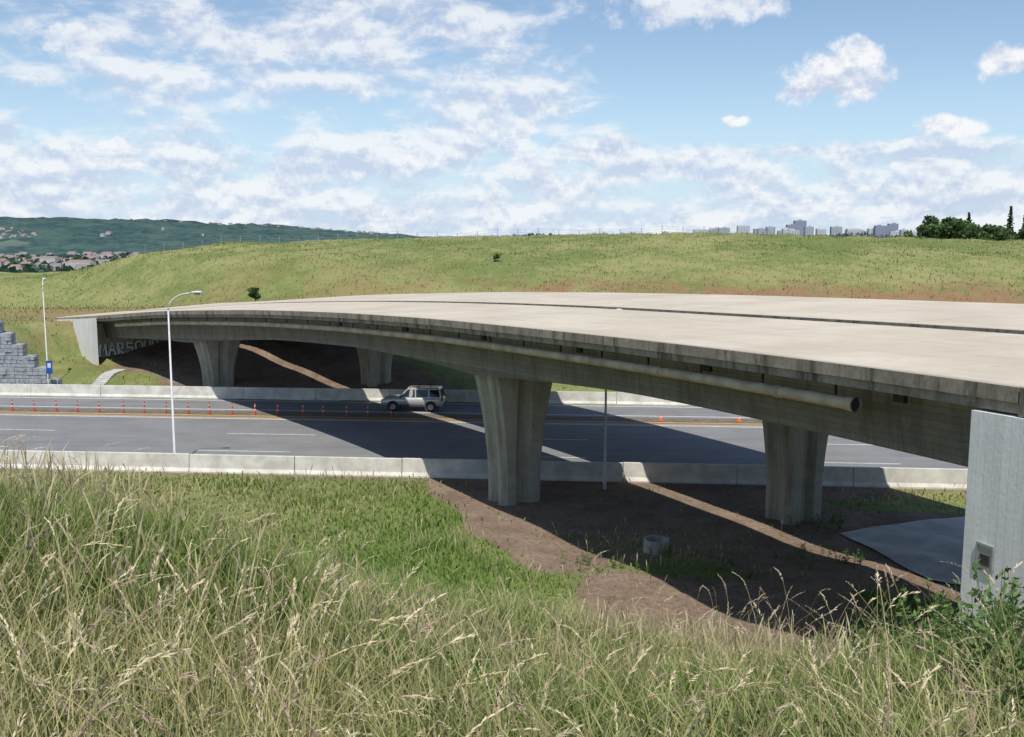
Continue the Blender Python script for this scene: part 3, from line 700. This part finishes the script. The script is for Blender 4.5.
for k in range(235):
    if k<110: d=random.uniform(1100,1950); u=random.uniform(-.56,-.36); z=-29.5
    elif k<150: d=random.uniform(1920,2150); u=random.uniform(-.56,-.3); z=-27
    else:
        d=random.uniform(3000,3170); u=random.uniform(-.38,-.12)
        if k>195: d=random.uniform(2250,2500); u=random.uniform(-.53,-.47)
        if k>225: d=random.uniform(2200,3050); u=random.uniform(-.53,-.2)
    x=u*d
    if k>=150:
        f=(d-1900)/1300; top=np.interp(x,[p[0] for p in prof],[p[1] for p in prof]); z=-30+(top+28)*math.sin(f*math.pi/2)
    w,l,h=random.uniform(8,18),random.uniform(8,12),random.uniform(5,9); rz=random.uniform(-.5,.5)
    if k%9==0 and k<120: w*=2;h*=1.6
    if k>=150: w*=.75;h*=.6
    box(V,F,(x,d,z+h/2),(w,l,h),rz); MI+=[0]*6
    b=len(V); ca,sa=math.cos(rz),math.sin(rz)
    for (i,j,zz) in ((-1,-1,0),(1,-1,0),(1,1,0),(-1,1,0),(-.8,0,1),(.8,0,1)):
        X,Y=i*w/2,j*l/2; V.append((x+X*ca-Y*sa,d+X*sa+Y*ca,z+h+.05+zz*3.0))
    F+=[(b,b+1,b+5,b+4),(b+2,b+3,b+4,b+5),(b+1,b+2,b+5),(b+3,b,b+4)]; MI+=[1]*4
mesh_obj('distant_town',V,F,[M_hw,M_hr],MI)
P_=[];Sz=[];Co=[]
for k in range(5200):
    d=random.uniform(700,2200); u=random.uniform(-.62,-.3); q=random.uniform(.7,1.3); P_.append((u*d,d,-29+random.uniform(0,8))); Sz.append(random.uniform(6,11)); Co.append((.065*q,.11*q,.075*q))
leafmesh('distant_trees',np.array(P_),Sz,Co,elong=1.0)
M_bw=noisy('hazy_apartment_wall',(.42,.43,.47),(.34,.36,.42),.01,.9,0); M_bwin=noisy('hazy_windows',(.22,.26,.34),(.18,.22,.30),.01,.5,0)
def block(u,d,w,vt,mw=M_bw):
    top=13+(237-vt)*d/1000; x=u*d; base=-28; e=empty('apartment_block',(x,d,base)); H=top-base
    V=[];F=[]; box(V,F,(0,0,H/2),(w,14,H)); box(V,F,(w*random.uniform(-.2,.2),0,H+1.2),(w*.25,6,2.4)); mesh_obj('walls',V,F,mw,None,e)
    V=[];F=[]; nfl=int(H/3)
    for f in range(8,nfl):
        nw=max(2,int(w/4))
        for i in range(nw): box(V,F,(-w/2+(i+.5)*w/nw,-7.0,f*3+1.2),(2.4,.3,1.5))
    mesh_obj('windows',V,F,M_bwin,None,e)
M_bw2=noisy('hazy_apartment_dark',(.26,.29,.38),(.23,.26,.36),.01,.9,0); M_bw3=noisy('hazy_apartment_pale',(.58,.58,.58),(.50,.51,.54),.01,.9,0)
bl=[(708,18,230,0),(722,30,228,0),(741,34,226,2),(756,26,229,0),(768,24,227,0),(789,28,225,1),(797,34,221,1),(806,22,227,0),(818,24,229,2),(833,28,227,0),(846,20,230,2),(858,24,231,0),(878,38,226,1),(889,26,224,1),(900,18,230,0),(912,30,232,2),(925,26,230,0),(973,30,230,2),(988,44,226,2),(1000,24,229,2),(604,16,233,0),(648,18,233,2),(664,16,232,0)]
for k in range(26): bl.append((random.uniform(690,1015),random.uniform(14,40),random.uniform(228,233),random.choice((0,2,2,1))))
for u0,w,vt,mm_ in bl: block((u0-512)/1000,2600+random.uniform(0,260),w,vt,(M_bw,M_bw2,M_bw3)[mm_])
P_=[];Sz=[];Co=[]
for k in range(5000):
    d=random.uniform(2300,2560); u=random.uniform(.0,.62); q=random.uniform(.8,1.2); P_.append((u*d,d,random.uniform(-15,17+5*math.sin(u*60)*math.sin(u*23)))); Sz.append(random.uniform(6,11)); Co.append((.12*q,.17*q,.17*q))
leafmesh('distant_trees',np.array(P_),Sz,Co,elong=1.0)
# ------------------------------------------------------------------ sky
EL=62.0; sd=Vector((.05,-.998,0)).normalized()*math.cos(math.radians(EL))+Vector((0,0,math.sin(math.radians(EL))))
w=bpy.data.worlds.new('World'); S.world=w; w.use_nodes=True; t=NT(w.node_tree)
try: w.cycles.sampling_method='MANUAL'; w.cycles.sample_map_resolution=256
except Exception as ex_: print(ex_)
bg=w.node_tree.nodes['Background']; out=[n for n in w.node_tree.nodes if n.type=='OUTPUT_WORLD'][0]
sky=t.n.new('ShaderNodeTexSky'); sky.sky_type='NISHITA'; sky.sun_disc=False; sky.sun_elevation=math.radians(EL); sky.sun_rotation=math.atan2(sd.x,sd.y); sky.air_density=1.0; sky.dust_density=.3; sky.ozone_density=1.5; sky.altitude=300
G_=t.n.new('ShaderNodeTexCoord').outputs['Generated']; sx,sy,sz=t.sep(G_)
zs=t.M('MULTIPLY',sz,2.5)
v1=t.comb(sx,sy,zs); v2=t.comb(sx,sy,t.M('ADD',zs,.026)); vb=t.comb(sx,sy,t.M('MULTIPLY',sz,3.6))
n1=t.noise(v1,12.0,6,.60,.25); n1b=t.noise(v2,12.0,5,.60,.25); big=t.noise(vb,3.4,2,.5)
nd=t.M('ADD',t.M('MULTIPLY',n1,.60),t.M('MULTIPLY',big,.40))
hi=t.ss(sz,.075,.12); rt=t.ss(sx,.02,.20); 
th=t.M('ADD',.375,t.M('MULTIPLY',t.M('MULTIPLY',hi,rt),.30)); th=t.M('ADD',th,t.M('MULTIPLY',hi,.055)); th=t.M('ADD',th,t.ss(sx,.15,.4,0,.03)); th=t.M('ADD',th,t.ss(sz,.17,.30,0,.10))
dens=t.ss(nd,th,t.M('ADD',th,.15)); 
def px(u,v):
    a=Vector(((u-512)/1000,.9914+.1305*(368.5-v)/1000,-.1305+.9914*(368.5-v)/1000)).normalized(); return a.x,a.z
nf=t.noise(G_,26,6,.6); nf2=t.noise(t.comb(sx,sy,t.M('ADD',sz,.008)),26,5,.6)
blob=None
for (u,v,a,b_,k) in ((838,82,50,30,1),(858,60,22,24,1),(815,92,34,16,1),(952,126,30,11,1),(1006,62,26,20,1),(735,121,13,6,1),(690,2,95,26,.8),(805,150,26,6,.85),(75,42,30,20,.8),(600,150,36,20,.9),(430,158,40,14,.9),(115,155,34,18,.9),(520,100,50,14,.7),(650,165,34,14,.9)):
    cx_,cz_=px(u,v)
    r=t.M('SQRT',t.M('ADD',t.M('POWER',t.M('MULTIPLY',t.M('SUBTRACT',sx,cx_),1000/a),2.0),t.M('POWER',t.M('MULTIPLY',t.M('SUBTRACT',sz,cz_),1000/b_),2.0)))
    q=t.M('ADD',t.M('SUBTRACT',1.0,r),t.M('MULTIPLY',t.M('SUBTRACT',nf,.5),2.8)); q=t.M('MULTIPLY',t.ss(q,.05,.6),t.M('MULTIPLY',t.M('GREATER_THAN',sy,0.0),k))
    blob=q if blob is None else t.M('MAXIMUM',blob,q)
dens=t.M('MULTIPLY',dens,.80); D=t.M('MAXIMUM',dens,blob)
sh=t.M('ADD',.55,t.M('ADD',t.M('MULTIPLY',t.M('SUBTRACT',n1,n1b),4.5),t.M('MULTIPLY',t.M('SUBTRACT',nf,nf2),4.5)),clamp=True)
cc=t.mix(sh,(.58,.66,.83),(.95,.965,.985))
haze=t.ss(sz,.18,-.02,0,.8)
bg.inputs['Strength'].default_value=.13; t.l.new(sky.outputs[0],bg.inputs[0])
bh=t.n.new('ShaderNodeBackground'); bh.inputs[0].default_value=(.48,.69,.94,1); bh.inputs[1].default_value=1
bc=t.n.new('ShaderNodeBackground'); t.l.new(cc,bc.inputs[0]); bc.inputs[1].default_value=.98
m1=t.n.new('ShaderNodeMixShader'); t.l.new(haze,m1.inputs[0]); t.l.new(bg.outputs[0],m1.inputs[1]); t.l.new(bh.outputs[0],m1.inputs[2])
m2=t.n.new('ShaderNodeMixShader'); t.l.new(D,m2.inputs[0]); t.l.new(m1.outputs[0],m2.inputs[1]); t.l.new(bc.outputs[0],m2.inputs[2])
t.l.new(m2.outputs[0],out.inputs[0])
sun=bpy.data.lights.new('sun','SUN'); sun.energy=4.6; sun.angle=math.radians(.53); sun.color=(1,.955,.88)
so=link(bpy.data.objects.new('sun',sun)); so.rotation_euler=(-sd).to_track_quat('-Z','Y').to_euler()
cam=bpy.data.cameras.new('camera'); cam.sensor_width=36; cam.lens=1000/1024*36; cam.clip_end=20000; cam.clip_start=.05
co=link(bpy.data.objects.new('camera',cam)); co.location=(0,0,13.0); co.rotation_euler=(math.radians(82.5),0,0); S.camera=co
S.view_settings.view_transform='Standard'; S.view_settings.look='None'; S.view_settings.exposure=0
